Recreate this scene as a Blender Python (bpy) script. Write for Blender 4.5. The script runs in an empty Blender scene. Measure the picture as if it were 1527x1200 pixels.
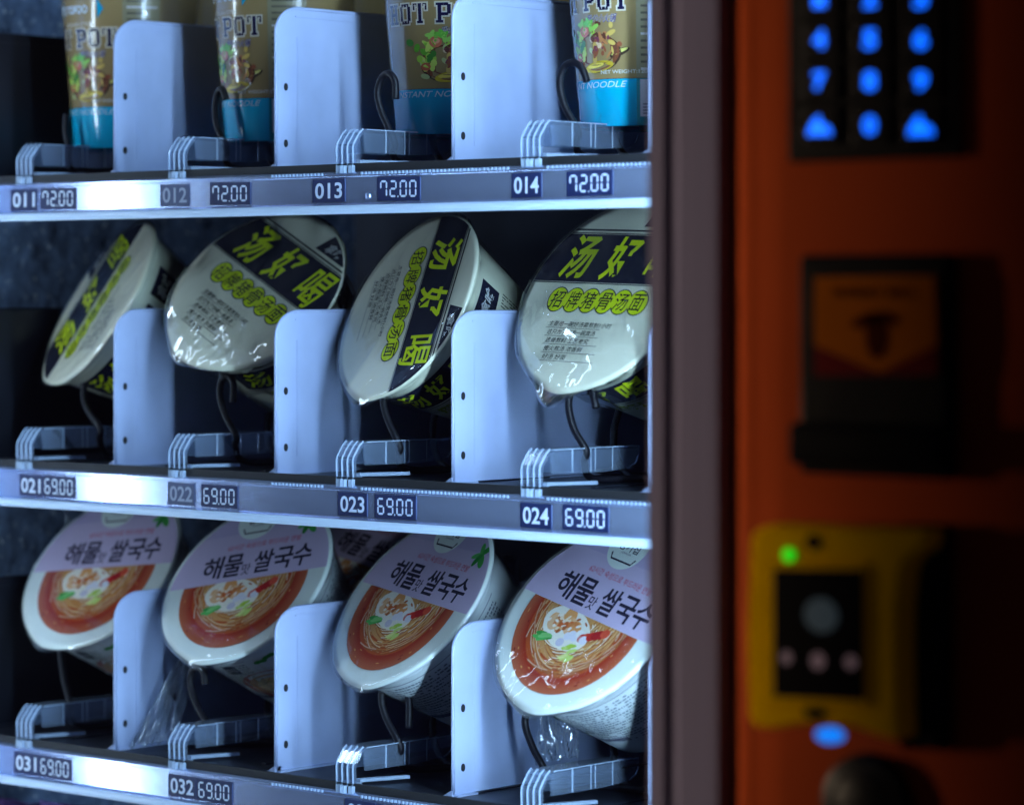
import bpy, math, random
from mathutils import Vector, Matrix, noise
rnd = random.Random(7)
C = bpy.context.scene
PI = math.pi
# ------------------------------------------------------------------ camera
F, CX, HZ = 4833.0, 763.5, 437.0           # focal length, centre column and horizon row of the 1527x1200 photograph
CAM = Vector((1.759, -1.573, 1.40))
FW = Vector((-.659, .752, 0)).normalized(); RT = Vector((FW.y, -FW.x, 0)); UP = Vector((0, 0, 1))
cd = bpy.data.cameras.new('camera'); cam = bpy.data.objects.new('camera', cd); C.collection.objects.link(cam)
cam.matrix_world = Matrix.Translation(CAM) @ Matrix((RT, UP, -FW)).transposed().to_4x4()
cd.sensor_width = 36; cd.lens = 36 * F / 1527; cd.shift_y = -(600 - HZ) / 1527
cd.clip_start = .05; cd.clip_end = 50
cd.dof.use_dof = True; cd.dof.focus_distance = 2.17; cd.dof.aperture_fstop = cd.lens / 1000 / .0235
C.camera = cam
# ------------------------------------------------------------------ world, exposure
w = bpy.data.worlds.new('World'); C.world = w; w.use_nodes = True
w.node_tree.nodes['Background'].inputs[0].default_value = (.024, .020, .040, 1)
w.node_tree.nodes['Background'].inputs[1].default_value = .55
C.view_settings.view_transform = 'Standard'; C.view_settings.look = 'None'; C.view_settings.exposure = .14
try:
    C.cycles.max_bounces = 10; C.cycles.transparent_max_bounces = 24; C.cycles.caustics_reflective = False
    C.cycles.caustics_refractive = False; C.cycles.sample_clamp_indirect = 4; C.cycles.use_denoising = True
except Exception: pass
# added lamps outside the machine, shining on the door from the left front
def area(name, loc, target, sx, sy, power, col, spread=180):
    d = bpy.data.lights.new(name, 'AREA'); d.shape = 'RECTANGLE'; d.size = sx; d.size_y = sy; d.energy = power; d.color = col
    d.spread = math.radians(spread)
    o = bpy.data.objects.new(name, d); C.collection.objects.link(o); o.location = loc
    o.rotation_euler = (Vector(target) - Vector(loc)).to_track_quat('-Z', 'Y').to_euler(); return o
LED_COL = (.46, .72, 1.0); LED_R = 146.0; LED_L = 38.0
area('outside_fill', (-1.15, -1.0, 2.3), (.70, -.2, 1.3), .3, .3, .14, (1, .74, .80))  # added weak warm fill for door frame and panel
area('panel_gradient_fill', (-1.0, -1.10, 1.33), (.75, -.29, 1.33), .03, 1.3, .70, (1, .76, .52), 7)  # added narrow warm beam that grades the panel from left to right
# ------------------------------------------------------------------ pixel helpers
def ray(px, py): return (FW + RT * ((px - CX) / F) + UP * ((HZ - py) / F))
def at(px, py, Y):
    r = ray(px, py); return CAM + r * ((Y - CAM.y) / r.y)
def Xat(px, Y): return at(px, 0, Y).x
def ptX(px, py, X):
    r = ray(px, py); return CAM + r * ((X - CAM.x) / r.x)
# ------------------------------------------------------------------ materials
MT = {}
def mat(name, col=(.8, .8, .8), rough=.5, metal=0, spec=.5, emit=None, es=0, noise_s=0, noise_a=0, bump=0, bump_s=200, coat=0, attr=False, trans=0, alpha=1, aniso=0, stretch=None):
    m = bpy.data.materials.new(name); m.use_nodes = True; nt = m.node_tree; b = nt.nodes['Principled BSDF']; L = nt.links
    b.inputs['Base Color'].default_value = (*col, 1); b.inputs['Roughness'].default_value = rough; b.inputs['Metallic'].default_value = metal
    b.inputs['Specular IOR Level'].default_value = spec; b.inputs['Coat Weight'].default_value = coat; b.inputs['Coat Roughness'].default_value = .08
    b.inputs['Transmission Weight'].default_value = trans; b.inputs['Alpha'].default_value = alpha
    if aniso: b.inputs['Anisotropic'].default_value = aniso
    if emit: b.inputs['Emission Color'].default_value = (*emit, 1); b.inputs['Emission Strength'].default_value = es
    src = None
    if attr:
        a = nt.nodes.new('ShaderNodeAttribute'); a.attribute_name = 'Col'; src = a.outputs['Color']
    tc = nt.nodes.new('ShaderNodeTexCoord'); co = tc.outputs['Object']
    if stretch:
        mp = nt.nodes.new('ShaderNodeMapping'); mp.inputs['Scale'].default_value = stretch; L.new(co, mp.inputs[0]); co = mp.outputs[0]
    if noise_a:
        n = nt.nodes.new('ShaderNodeTexNoise'); n.inputs['Scale'].default_value = noise_s; n.inputs['Detail'].default_value = 6; L.new(co, n.inputs['Vector'])
        mr = nt.nodes.new('ShaderNodeMapRange'); mr.inputs[1].default_value = .3; mr.inputs[2].default_value = .7
        mr.inputs[3].default_value = 1 - noise_a; mr.inputs[4].default_value = 1 + noise_a; L.new(n.outputs[0], mr.inputs[0])
        mx = nt.nodes.new('ShaderNodeMix'); mx.data_type = 'RGBA'; mx.blend_type = 'MULTIPLY'; mx.inputs[0].default_value = 1
        if src: L.new(src, mx.inputs[6])
        else: mx.inputs[6].default_value = (*col, 1)
        L.new(mr.outputs[0], mx.inputs[7]); src = mx.outputs[2]
        mr2 = nt.nodes.new('ShaderNodeMapRange'); mr2.inputs[1].default_value = .3; mr2.inputs[2].default_value = .7
        mr2.inputs[3].default_value = max(.02, rough * .75); mr2.inputs[4].default_value = min(1, rough * 1.3); L.new(n.outputs[0], mr2.inputs[0]); L.new(mr2.outputs[0], b.inputs['Roughness'])
    if src: L.new(src, b.inputs['Base Color'])
    if bump:
        n2 = nt.nodes.new('ShaderNodeTexNoise'); n2.inputs['Scale'].default_value = bump_s; n2.inputs['Detail'].default_value = 3; L.new(co, n2.inputs['Vector'])
        bp = nt.nodes.new('ShaderNodeBump'); bp.inputs['Strength'].default_value = bump; bp.inputs['Distance'].default_value = .002
        L.new(n2.outputs[0], bp.inputs['Height']); L.new(bp.outputs[0], b.inputs['Normal'])
    MT[name] = m; return m
def film_mat(name, rough, refl, tint=(1, 1, 1), haze=0.0):
    m = bpy.data.materials.new(name); m.use_nodes = True; nt = m.node_tree; L = nt.links; nt.nodes.clear()
    out = nt.nodes.new('ShaderNodeOutputMaterial'); tr = nt.nodes.new('ShaderNodeBsdfTransparent'); tr.inputs[0].default_value = (*tint, 1)
    gl = nt.nodes.new('ShaderNodeBsdfGlossy'); gl.inputs['Roughness'].default_value = rough
    ge = nt.nodes.new('ShaderNodeNewGeometry'); dt = nt.nodes.new('ShaderNodeVectorMath'); dt.operation = 'DOT_PRODUCT'; L.new(ge.outputs['Incoming'], dt.inputs[0]); L.new(ge.outputs['Normal'], dt.inputs[1])
    def M_(op, a, b=None):
        q = nt.nodes.new('ShaderNodeMath'); q.operation = op
        for i, v in enumerate((a, b)):
            if v is None: continue
            if isinstance(v, (int, float)): q.inputs[i].default_value = v
            else: L.new(v, q.inputs[i])
        return q.outputs[0]
    fr_ = M_('ADD', M_('MULTIPLY', M_('POWER', M_('SUBTRACT', 1.0, M_('ABSOLUTE', dt.outputs['Value'])), 5.0), .9), .045)
    mu = nt.nodes.new('ShaderNodeMath'); mu.operation = 'MULTIPLY'; mu.inputs[1].default_value = refl; mu.use_clamp = True
    mx = nt.nodes.new('ShaderNodeMixShader'); L.new(fr_, mu.inputs[0]); L.new(mu.outputs[0], mx.inputs[0]); L.new(tr.outputs[0], mx.inputs[1]); L.new(gl.outputs[0], mx.inputs[2])
    last = mx
    if haze:
        df = nt.nodes.new('ShaderNodeBsdfDiffuse'); df.inputs[0].default_value = (.62, .75, .95, 1)
        m2 = nt.nodes.new('ShaderNodeMixShader'); m2.inputs[0].default_value = haze; L.new(mx.outputs[0], m2.inputs[1]); L.new(df.outputs[0], m2.inputs[2]); last = m2
    L.new(last.outputs[0], out.inputs[0]); MT[name] = m; return m
mat('divider_plastic', (.38, .455, .67), .42, noise_s=22, noise_a=.11, bump=.05, bump_s=900)
mat('tray_metal', (.010, .012, .020), .4, .2, noise_s=14, noise_a=.2)
mat('strip_aluminium', (.48, .58, .84), .21, .8, noise_s=5, noise_a=.04)
mat('lip_lit', (.55, .68, .86), .35, noise_s=8, noise_a=.04)  # strip's own lip; the extra light it catches is put into a paler colour
mat('label_print', (.1, .1, .1), .5, attr=True, spec=.3)
mat('label_film', (.012, .02, .075), .3)
mat('coil_wire', (.004, .004, .008), .45, 0, spec=.3)
mat('stucco_wall', (.17, .25, .40), .35, .5, bump=1.0, bump_s=95, noise_s=60, noise_a=.5)
mat('back_panel', (.05, .055, .075), .5, .2, noise_s=12, noise_a=.3)
mat('frame_paint', (.095, .092, .150), .6, .0, spec=.0, noise_s=7, noise_a=.1, stretch=(30, 1, .3))
mat('black_rubber', (.008, .008, .01), .7)
mat('panel_paint', (.215, .035, .010), .6, 0, noise_s=6, noise_a=.14, spec=0)
mat('black_plastic', (.006, .006, .007), .6, spec=.03, noise_s=30, noise_a=.2)
mat('gloss_black', (.004, .004, .005), .4, spec=.05)
mat('amber_plate', (.30, .080, .006), .6, spec=0, noise_s=25, noise_a=.15)
mat('dark_red', (.10, .012, .012), .6, spec=0)
mat('yellow_plastic', (.98, .56, .0), .6, spec=.0, noise_s=20, noise_a=.08)
mat('plate_ink', (.1, .1, .1), .6, spec=0, attr=True)
mat('blue_led', (0, .05, .3), .4, emit=(.0, .125, 1), es=2.0)
mat('blue_led_soft', (0, .05, .3), .4, emit=(.0, .20, .9), es=1.0)
mat('green_led', (0, .3, 0), .4, emit=(.0, .70, .01), es=1.0)
mat('screen_icon', (.1, .15, .17), .4, emit=(.25, .42, .5), es=.03)
mat('screen_dot', (.2, .15, .17), .4, emit=(.8, .5, .55), es=.07)
mat('led_right', (1, 1, 1), .5, emit=LED_COL, es=LED_R)
mat('led_left', (1, 1, 1), .5, emit=(.62, .82, 1.0), es=LED_L)
mat('lid_cream', (.88, .88, .68), .42, coat=.25, noise_s=30, noise_a=.04)
mat('lid_mint', (.78, .86, .80), .42, coat=.25, noise_s=30, noise_a=.04)
mat('bowl_cream', (.68, .70, .52), .45, coat=.2, noise_s=40, noise_a=.05)
mat('bowl_white', (.62, .68, .68), .45, coat=.2, noise_s=40, noise_a=.05)
mat('food_print', (.5, .5, .5), .5, spec=.06, attr=True)
mat('cup_board', (.42, .36, .22), .20, coat=1, attr=True)
mat('cup_ink', (.4, .4, .4), .22, coat=1, attr=True)
mat('packet_foil', (.06, .02, .09), .25, .3, noise_s=20, noise_a=.4, bump=.6, bump_s=60)
film_mat('shrink_film', .05, 1.15, (.98, .98, .98), .006)
film_mat('loose_film', .09, 7, (.90, .93, .97), .12)
film_mat('crinkled_film', .075, 3.2, (.98, .98, .98), .006)
film_mat('door_glass', .0, .75)
film_mat('clear_acrylic', .08, 3.0, (.84, .90, .97), .085)
mat('acrylic_edge', (.62, .78, 1.0), .15, spec=.9, alpha=.42)
def specks(m, scale, lo):
    nt = m.node_tree; b = nt.nodes['Principled BSDF']; old = b.inputs['Base Color'].links[0].from_socket
    tc = nt.nodes.new('ShaderNodeTexCoord'); v = nt.nodes.new('ShaderNodeTexNoise'); v.inputs['Scale'].default_value = scale; v.inputs['Detail'].default_value = 2; nt.links.new(tc.outputs['Object'], v.inputs['Vector'])
    mr = nt.nodes.new('ShaderNodeMapRange'); mr.inputs[1].default_value = lo; mr.inputs[2].default_value = lo + .1; nt.links.new(v.outputs[0], mr.inputs[0])
    mx = nt.nodes.new('ShaderNodeMix'); mx.data_type = 'RGBA'; nt.links.new(mr.outputs[0], mx.inputs[0]); nt.links.new(old, mx.inputs[6]); mx.inputs[7].default_value = (.75, .85, .95, 1)
    nt.links.new(mx.outputs[2], b.inputs['Base Color'])
specks(MT['stucco_wall'], 150, .62)
# ------------------------------------------------------------------ mesh helpers
def link(o, parent=None):
    C.collection.objects.link(o)
    if parent is not None: o.parent = parent
    return o
class MB:
    def __init__(s): s.v = []; s.f = []; s.c = []; s.m = []; s.sm = []
    def add(s, vs, fs, col=None, mi=0, smooth=False):
        b = len(s.v); s.v += [tuple(p) for p in vs]
        for f in fs: s.f.append([b + i for i in f]); s.c.append(col or (1, 1, 1)); s.m.append(mi); s.sm.append(smooth)
    def box(s, a, b, **k):
        x0, y0, z0 = a; x1, y1, z1 = b
        s.add([(x0,y0,z0),(x1,y0,z0),(x1,y1,z0),(x0,y1,z0),(x0,y0,z1),(x1,y0,z1),(x1,y1,z1),(x0,y1,z1)],
              [(0,3,2,1),(4,5,6,7),(0,1,5,4),(1,2,6,5),(2,3,7,6),(3,0,4,7)], **k)
    def prism(s, pts, axis, a, b, **k):      # polygon in the two other axes, swept along axis from a to b
        n = len(pts)
        def P(p, t):
            return {'x': (t, p[0], p[1]), 'y': (p[0], t, p[1]), 'z': (p[0], p[1], t)}[axis]
        s.add([P(p, a) for p in pts] + [P(p, b) for p in pts],
              [tuple(range(n))[::-1], tuple(range(n, 2*n))] + [(i, (i+1) % n, n + (i+1) % n, n + i) for i in range(n)], **k)
    def tube(s, path, r, n=10, cap=True, **k):
        path = [Vector(p) for p in path]; vs = []; fs = []; prev = None
        for i, p in enumerate(path):
            t = (path[min(i+1, len(path)-1)] - path[max(i-1, 0)]).normalized()
            if prev is None: u = t.orthogonal().normalized()
            else: u = (prev - t * prev.dot(t)).normalized()
            prev = u; w_ = t.cross(u)
            for j in range(n):
                a = 2*PI*j/n; vs.append(p + u * (r*math.cos(a)) + w_ * (r*math.sin(a)))
        for i in range(len(path)-1):
            for j in range(n): fs.append((i*n+j, i*n+(j+1) % n, (i+1)*n+(j+1) % n, (i+1)*n+j))
        if cap: fs.append(tuple(range(n))[::-1]); fs.append(tuple((len(path)-1)*n + j for j in range(n)))
        s.add(vs, fs, smooth=True, **k)
    def lathe(s, prof, n=64, smooth=True, cols=None, **k):
        vs = []
        for r, z in prof:
            for j in range(n): a = 2*PI*j/n; vs.append((r*math.cos(a), r*math.sin(a), z))
        for i in range(len(prof)-1):
            fs = [(i*n+j, i*n+(j+1) % n, (i+1)*n+(j+1) % n, (i+1)*n+j) for j in range(n)]
            if i == 0: s.add(vs, fs, smooth=smooth, col=cols[i] if cols else None, **k); base = len(s.v) - len(vs)
            else:
                for f in fs: s.f.append([base+q for q in f]); s.c.append(cols[i] if cols else (1,1,1)); s.m.append(k.get('mi', 0)); s.sm.append(smooth)
    def mesh(s, name, mats):
        me = bpy.data.meshes.new(name); me.from_pydata(s.v, [], s.f)
        for m in (mats if isinstance(mats, (list, tuple)) else [mats]): me.materials.append(MT[m])
        me.polygons.foreach_set('material_index', s.m); me.polygons.foreach_set('use_smooth', s.sm)
        ca = me.color_attributes.new('Col', 'FLOAT_COLOR', 'CORNER'); buf = []
        for f, c in zip(s.f, s.c): buf += [c[0], c[1], c[2], 1.0] * len(f)
        ca.data.foreach_set('color', buf); me.update(); return me
    def build(s, name, mats, parent=None, bevel=0):
        o = bpy.data.objects.new(name, s.mesh(name, mats))
        if bevel:
            b = o.modifiers.new('bevel', 'BEVEL'); b.width = bevel; b.segments = 3; b.limit_method = 'ANGLE'; b.harden_normals = False
        return link(o, parent)
def empty(name, label, cat, loc=(0, 0, 0), group=None):
    o = bpy.data.objects.new(name, None); o.location = loc; link(o); o['label'] = label; o['category'] = cat; o.empty_display_size = .02
    if group: o['group'] = group
    return o
# text as flat triangles, cached: list of polygons, scaled to a unit cap box by caller
TC = {}
def text_tris(body, off=0.0, shear=0.0):
    key = (body, off, shear)
    if key in TC: return TC[key]
    cu = bpy.data.curves.new('lettering', 'FONT'); cu.body = body; cu.size = 1; cu.offset = off; cu.shear = shear; cu.resolution_u = 3; cu.dimensions = '2D'; cu.fill_mode = 'BOTH'
    o = bpy.data.objects.new('lettering', cu); C.collection.objects.link(o); bpy.context.view_layer.update()
    me = o.evaluated_get(bpy.context.evaluated_depsgraph_get()).to_mesh()
    vs = [(v.co.x, v.co.y) for v in me.vertices]; tr = [[vs[i] for i in p.vertices] for p in me.polygons]
    bpy.data.objects.remove(o); bpy.data.curves.remove(cu)
    xs = [p[0] for t in tr for p in t] or [0, 1]; ys = [p[1] for t in tr for p in t] or [0, 1]
    TC[key] = (tr, min(xs), max(xs), min(ys), max(ys)); return TC[key]
def text_fit(body, cx, cy, wd=None, ht=None, off=0.0, shear=0.0, rot=0.0):
    tr, x0, x1, y0, y1 = text_tris(body, off, shear)
    sx = wd / (x1-x0) if wd else None; sy = ht / (y1-y0) if ht else None
    sx = sx or sy; sy = sy or sx; mx, my = (x0+x1)/2, (y0+y1)/2; c, s_ = math.cos(rot), math.sin(rot); out = []
    for t in tr:
        out.append([(cx + ((x-mx)*sx)*c - ((y-my)*sy)*s_, cy + ((x-mx)*sx)*s_ + ((y-my)*sy)*c) for x, y in t])
    return out
def clip(poly, R, K=48):
    if all(x*x+y*y < (R*.995)**2 for x, y in poly): return poly
    for k in range(K):
        a = 2*PI*k/K; nx, ny = math.cos(a), math.sin(a); out = []
        for i in range(len(poly)):
            p, q = poly[i-1], poly[i]; dp = p[0]*nx+p[1]*ny-R; dq = q[0]*nx+q[1]*ny-R
            if (dp < 0) != (dq < 0):
                t = dp/(dp-dq); out.append((p[0]+(q[0]-p[0])*t, p[1]+(q[1]-p[1])*t))
            if dq < 0: out.append(q)
        poly = out
        if len(poly) < 3: return None
    return poly
class Print:
    """flat print: coloured polygons in layers, mapped onto a surface by fn(x, y, height)"""
    def __init__(s, fn=None, R=None, base=.0004): s.mb = MB(); s.fn = fn or (lambda x, y, h: (x, y, h)); s.R = R; s.base = base
    def poly(s, pts, col, layer=0):
        if s.R:
            pts = clip(pts, s.R)
            if not pts: return
        h = s.base + layer*.00007
        a = sum(pts[i-1][0]*pts[i][1]-pts[i][0]*pts[i-1][1] for i in range(len(pts)))
        if a < 0: pts = pts[::-1]
        s.mb.add([s.fn(x, y, h) for x, y in pts], [tuple(range(len(pts)))], col=col)
    def polys(s, L, col, layer=0):
        for p in L: s.poly(p, col, layer)
    def rect(s, x0, y0, x1, y1, col, layer=0, nx=1):
        for i in range(nx):
            a = x0+(x1-x0)*i/nx; b = x0+(x1-x0)*(i+1)/nx
            s.poly([(a, y0), (b, y0), (b, y1), (a, y1)], col, layer)
    def disc(s, cx, cy, rx, ry, col, layer=0, rot=0, n=24):
        c, q = math.cos(rot), math.sin(rot)
        s.poly([(cx+rx*math.cos(t)*c-ry*math.sin(t)*q, cy+rx*math.cos(t)*q+ry*math.sin(t)*c) for t in [2*PI*i/n for i in range(n)]], col, layer)
    def stroke(s, pts, wd, col, layer=0):
        L = []; Rr = []
        for i, p in enumerate(pts):
            a = pts[max(0, i-1)]; b = pts[min(len(pts)-1, i+1)]; dx, dy = b[0]-a[0], b[1]-a[1]; l = math.hypot(dx, dy) or 1
            wi = wd[i] if isinstance(wd, list) else wd
            L.append((p[0]-dy/l*wi/2, p[1]+dx/l*wi/2)); Rr.append((p[0]+dy/l*wi/2, p[1]-dx/l*wi/2))
        for i in range(len(pts)-1): s.poly([L[i], Rr[i], Rr[i+1], L[i+1]], col, layer)
    def text(s, body, cx, cy, col, layer=0, **k): s.polys(text_fit(body, cx, cy, **k), col, layer)
    def build(s, name, parent, m='label_print'): return s.mb.build(name, m, parent)
# ------------------------------------------------------------------ slab capitals and seven-segment digits
def slab(ch):
    t = .24; R_ = []
    def r(a, b, c, d): R_.append([(a, b), (c, b), (c, d), (a, d)])
    if ch == 'H': r(.12, 0, .12+t, 1); r(.88-t, 0, .88, 1); r(.3, .42, .7, .58); [r(a, y, a+.44, y+.13) for a in (.02, .54) for y in (0, .87)]
    if ch == 'T': r(.5-t/2, 0, .5+t/2, 1); r(0, .84, 1, 1); r(0, .66, .13, .86); r(.87, .66, 1, .86); r(.28, 0, .72, .13)
    if ch == 'P': r(.12, 0, .12+t, 1); r(0, 0, .48, .13); r(0, .87, .4, 1); r(.3, .85, .8, 1); r(.3, .36, .8, .51); r(.72, .44, .96, .92)
    if ch == 'O': r(.05, .14, .05+t, .86); r(.95-t, .14, .95, .86); r(.18, .84, .82, 1); r(.18, 0, .82, .16)
    return R_
SEG = {'0': 'abcdef', '2': 'abged', '6': 'afgedc', '7': 'abcf', '9': 'abgfcd'}
def seg_digit(ch, x, y, w_, h_):
    t = w_*.21; g = t*.12; out = []
    def hz(yy): out.append([(x+t*.6+g, yy), (x+t*1.1+g, yy+t/2), (x+w_-t*1.1-g, yy+t/2), (x+w_-t*.6-g, yy), (x+w_-t*1.1-g, yy-t/2), (x+t*1.1+g, yy-t/2)])
    def vt(xx, ya, yb): out.append([(xx, ya+g), (xx+t/2, ya+t/2+g), (xx+t/2, yb-t/2-g), (xx, yb-g), (xx-t/2, yb-t/2-g), (xx-t/2, ya+t/2+g)])
    S = SEG[ch]; ym = y+h_/2
    if 'a' in S: hz(y+h_-t/2)
    if 'g' in S: hz(ym)
    if 'd' in S: hz(y+t/2)
    if 'f' in S: vt(x+t/2, ym, y+h_-t/2)
    if 'b' in S: vt(x+w_-t/2, ym, y+h_-t/2)
    if 'e' in S: vt(x+t/2, y+t/2, ym)
    if 'c' in S: vt(x+w_-t/2, y+t/2, ym)
    return out
# ------------------------------------------------------------------ shelves
P = .165
FL = [1.4848, 1.2749, 1.0699]
SY = -.014                                    # front face of the price strip
DTOP = .1125
def stop_mesh():
    mb = MB(); W = .0172
    def chan(pts, t, x0, x1, mi):             # C profile in Y,Z with thickness t
        n = len(pts); off = []
        for i, p in enumerate(pts):
            a = Vector(pts[max(0, i-1)]); b = Vector(pts[min(n-1, i+1)]); d = (b-a).normalized(); off.append((p[0]+d.y*t, p[1]-d.x*t))
        for i in range(n-1): mb.prism([pts[i], pts[i+1], off[i+1], off[i]], 'x', x0, x1, mi=mi)
    prof = [(-.0100, -.001), (-.0105, .0115), (-.0100, .0140), (-.0040, .0215), (.000, .0238), (.010, .0243), (.045, .0243), (.088, .0235)]
    chan(prof, .0014, 0, W, 0)
    for k in range(4):                         # thin fins
        x = .0004 + k*.0051
        chan([(-.0112, -.0015), (-.0117, .0118), (-.0108, .0148), (-.0048, .0225), (-.0012, .0250)], .0010, x, x+.0007, 1)
    # side wall of the rail with rounded far end
    side = [(-.002, .0232), (.000, .0085), (.050, .0080), (.078, .0095), (.085, .0125), (.0875, .0170), (.088, .0235)]
    mb.prism(side, 'x', W-.0013, W, mi=0)
    mb.prism([(p[0], p[1]) for p in side], 'x', 0, .0013, mi=0)
    for y, q in ((.019, .0011), (.038, .0005), (.0425, .0004), (.060, .0005)): mb.box((W, y, .0085), (W+.0006, y+q, .0240), mi=1)
    mb.box((W, .001, .0236), (W+.0005, .087, .0243), mi=1)
    chan([(.0875, .0175), (.0845, .0125), (.078, .0094)], .0008, W-.0004, W+.0006, 1)
    # foot: diagonal spur lying on the tray
    mb.box((.000, -.0110, -.0010), (.016, -.002, .0010), mi=1)
    mb.prism([(.012, -.004), (.0170, -.005), (.0300, .030), (.0270, .031)], 'z', .0012, .0034, mi=1)
    for q in ((.003, -.0140), (.009, -.0160), (.015, -.0145)): mb.box((q[0], q[1], -.0055), (q[0]+.0035, q[1]+.003, -.0005), mi=1)
    return mb.mesh('product_stop', ['clear_acrylic', 'acrylic_edge'])
STOP = stop_mesh()
def divider_mesh(depth=.44):
    mb = MB(); r = .022; t = .0016; H = DTOP
    pts = [(0, .001)] + [(r-r*math.cos(a), H-r*.82+r*.82*math.sin(a)) for a in [PI/2*i/10 for i in range(11)]] + [(depth, H), (depth, .001)]
    mb.prism(pts, 'x', -t, 0)
    # rolled front edge and turned-out foot
    path = [(-.0006, -.0002, .002)] + [(-.0006, p[0]-.0003, p[1]) for p in pts[1:12]] + [(-.0006, .12, H), (-.0006, depth, H)]
    mb.tube(path, .0013, 8)
    mb.prism([(-.009, .0), (-.0055, .0016), (-.0016, .004), (0, .004), (0, 0)], 'y', -.002, .004)
    mb.box((0, .0, .0), (.0035, depth, .0012)); mb.box((0, .018, H-.0062), (.0005, depth, H-.0054)); mb.box((0, .0195, .012), (.0003, .0202, H-.02))
    return mb.mesh('divider', 'divider_plastic')
DIV = divider_mesh()
DIV_SHADED = DIV.copy(); DIV_SHADED.materials[0] = MT['tray_metal']  # left-most divider: its shadow is put into a dark material
hb = MB(); hb.prism([(.0019*math.cos(a), .0027*math.sin(a)) for a in [2*PI*i/12 for i in range(12)]], 'x', .0, .0004)
HOLE = None
hb2 = MB(); hb2.v = [(x, y, z) for x, y, z in hb.v]; hb2.f = hb.f; hb2.c = hb.c; hb2.m = hb.m; hb2.sm = hb.sm
HOLE = hb2.mesh('screw_hole', 'black_rubber')
NAVY = (.010, .018, .075); WHT = (.62, .70, .86); WDIM = (.30, .34, .46)
numbers = [['011', '012', '013', '014'], ['021', '022', '023', '024'], ['031', '032', '033', '034']]
prices = ['72.00', '69.00', '69.00']
lab_px = [[((17, 56), (61, 114)), ((240, 283), (314, 374)), ((467, 515), (564, 627)), ((764, 808), (846, 914))],
          [((30, 64), (64.6, 113)), ((251, 291), (301, 355)), ((505, 548), (560, 621)), ((777, 823), (840, 908))],
          [((22, 58), (58.6, 107)), ((252, 293), (293.6, 347)), ((515, 561), (562, 622)), ((800, 848), (860, 928))]]
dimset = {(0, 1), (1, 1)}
PROF = [(SY+.0025, -.0035), (SY-.0005, -.0050), (SY-.0005, -.0068), (SY, -.0074), (SY, -.0248), (SY-.0030, -.0262), (SY-.0040, -.0285), (SY-.0034, -.0312), (SY-.001, -.0322),
        (SY+.003, -.0322), (SY+.003, -.0035)]
names = ['top', 'middle', 'bottom']; goods = ['tall paper noodle cups', 'cream pork noodle bowls', 'red and white rice noodle bowls']
coils_px = [
    [[(103,222),(98,198),(99,170)], [(338,222),(324,190),(321,160),(325,138),(332,134),(337,148)], [(588,212),(570,170),(563,140),(569,117),(580,110),(589,122),(590,148)], [(862,196),(843,160),(835,125),(842,100),(856,94),(868,103),(875,122)]],
    [[(150,640),(136,620),(126,600),(125,578),(128,568)], [(352,650),(336,620),(328,590),(330,568),(340,560),(348,572),(347,600)], [(596,665),(580,630),(572,600),(577,578),(590,573),(602,581),(607,597)], [(874,672),(856,640),(848,605),(853,582),(868,575),(882,584),(889,608)]],
    [[(105,1050),(96,1015),(92,990),(90,968)], [(312,1085),(293,1050),(284,1020),(286,1000),(296,995),(304,1004),(306,1020)], [(597,1112),(576,1070),(569,1040),(573,1020),(586,1012),(602,1020),(610,1045),(610,1085)], [(812,1148),(795,1115),(783,1080),(788,1058),(800,1052),(812,1064)]]]
def smooth_path(pts, sub=6):
    out = []; n = len(pts)
    for i in range(n-1):
        p0, p1, p2, p3 = pts[max(0, i-1)], pts[i], pts[i+1], pts[min(n-1, i+2)]
        for k in range(sub):
            t = k/sub; out.append(tuple(.5*((2*p1[j]) + (-p0[j]+p2[j])*t + (2*p0[j]-5*p1[j]+4*p2[j]-p3[j])*t*t + (-p0[j]+3*p1[j]-3*p2[j]+p3[j])*t**3) for j in range(len(p1))))
    out.append(tuple(pts[-1])); return out
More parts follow.
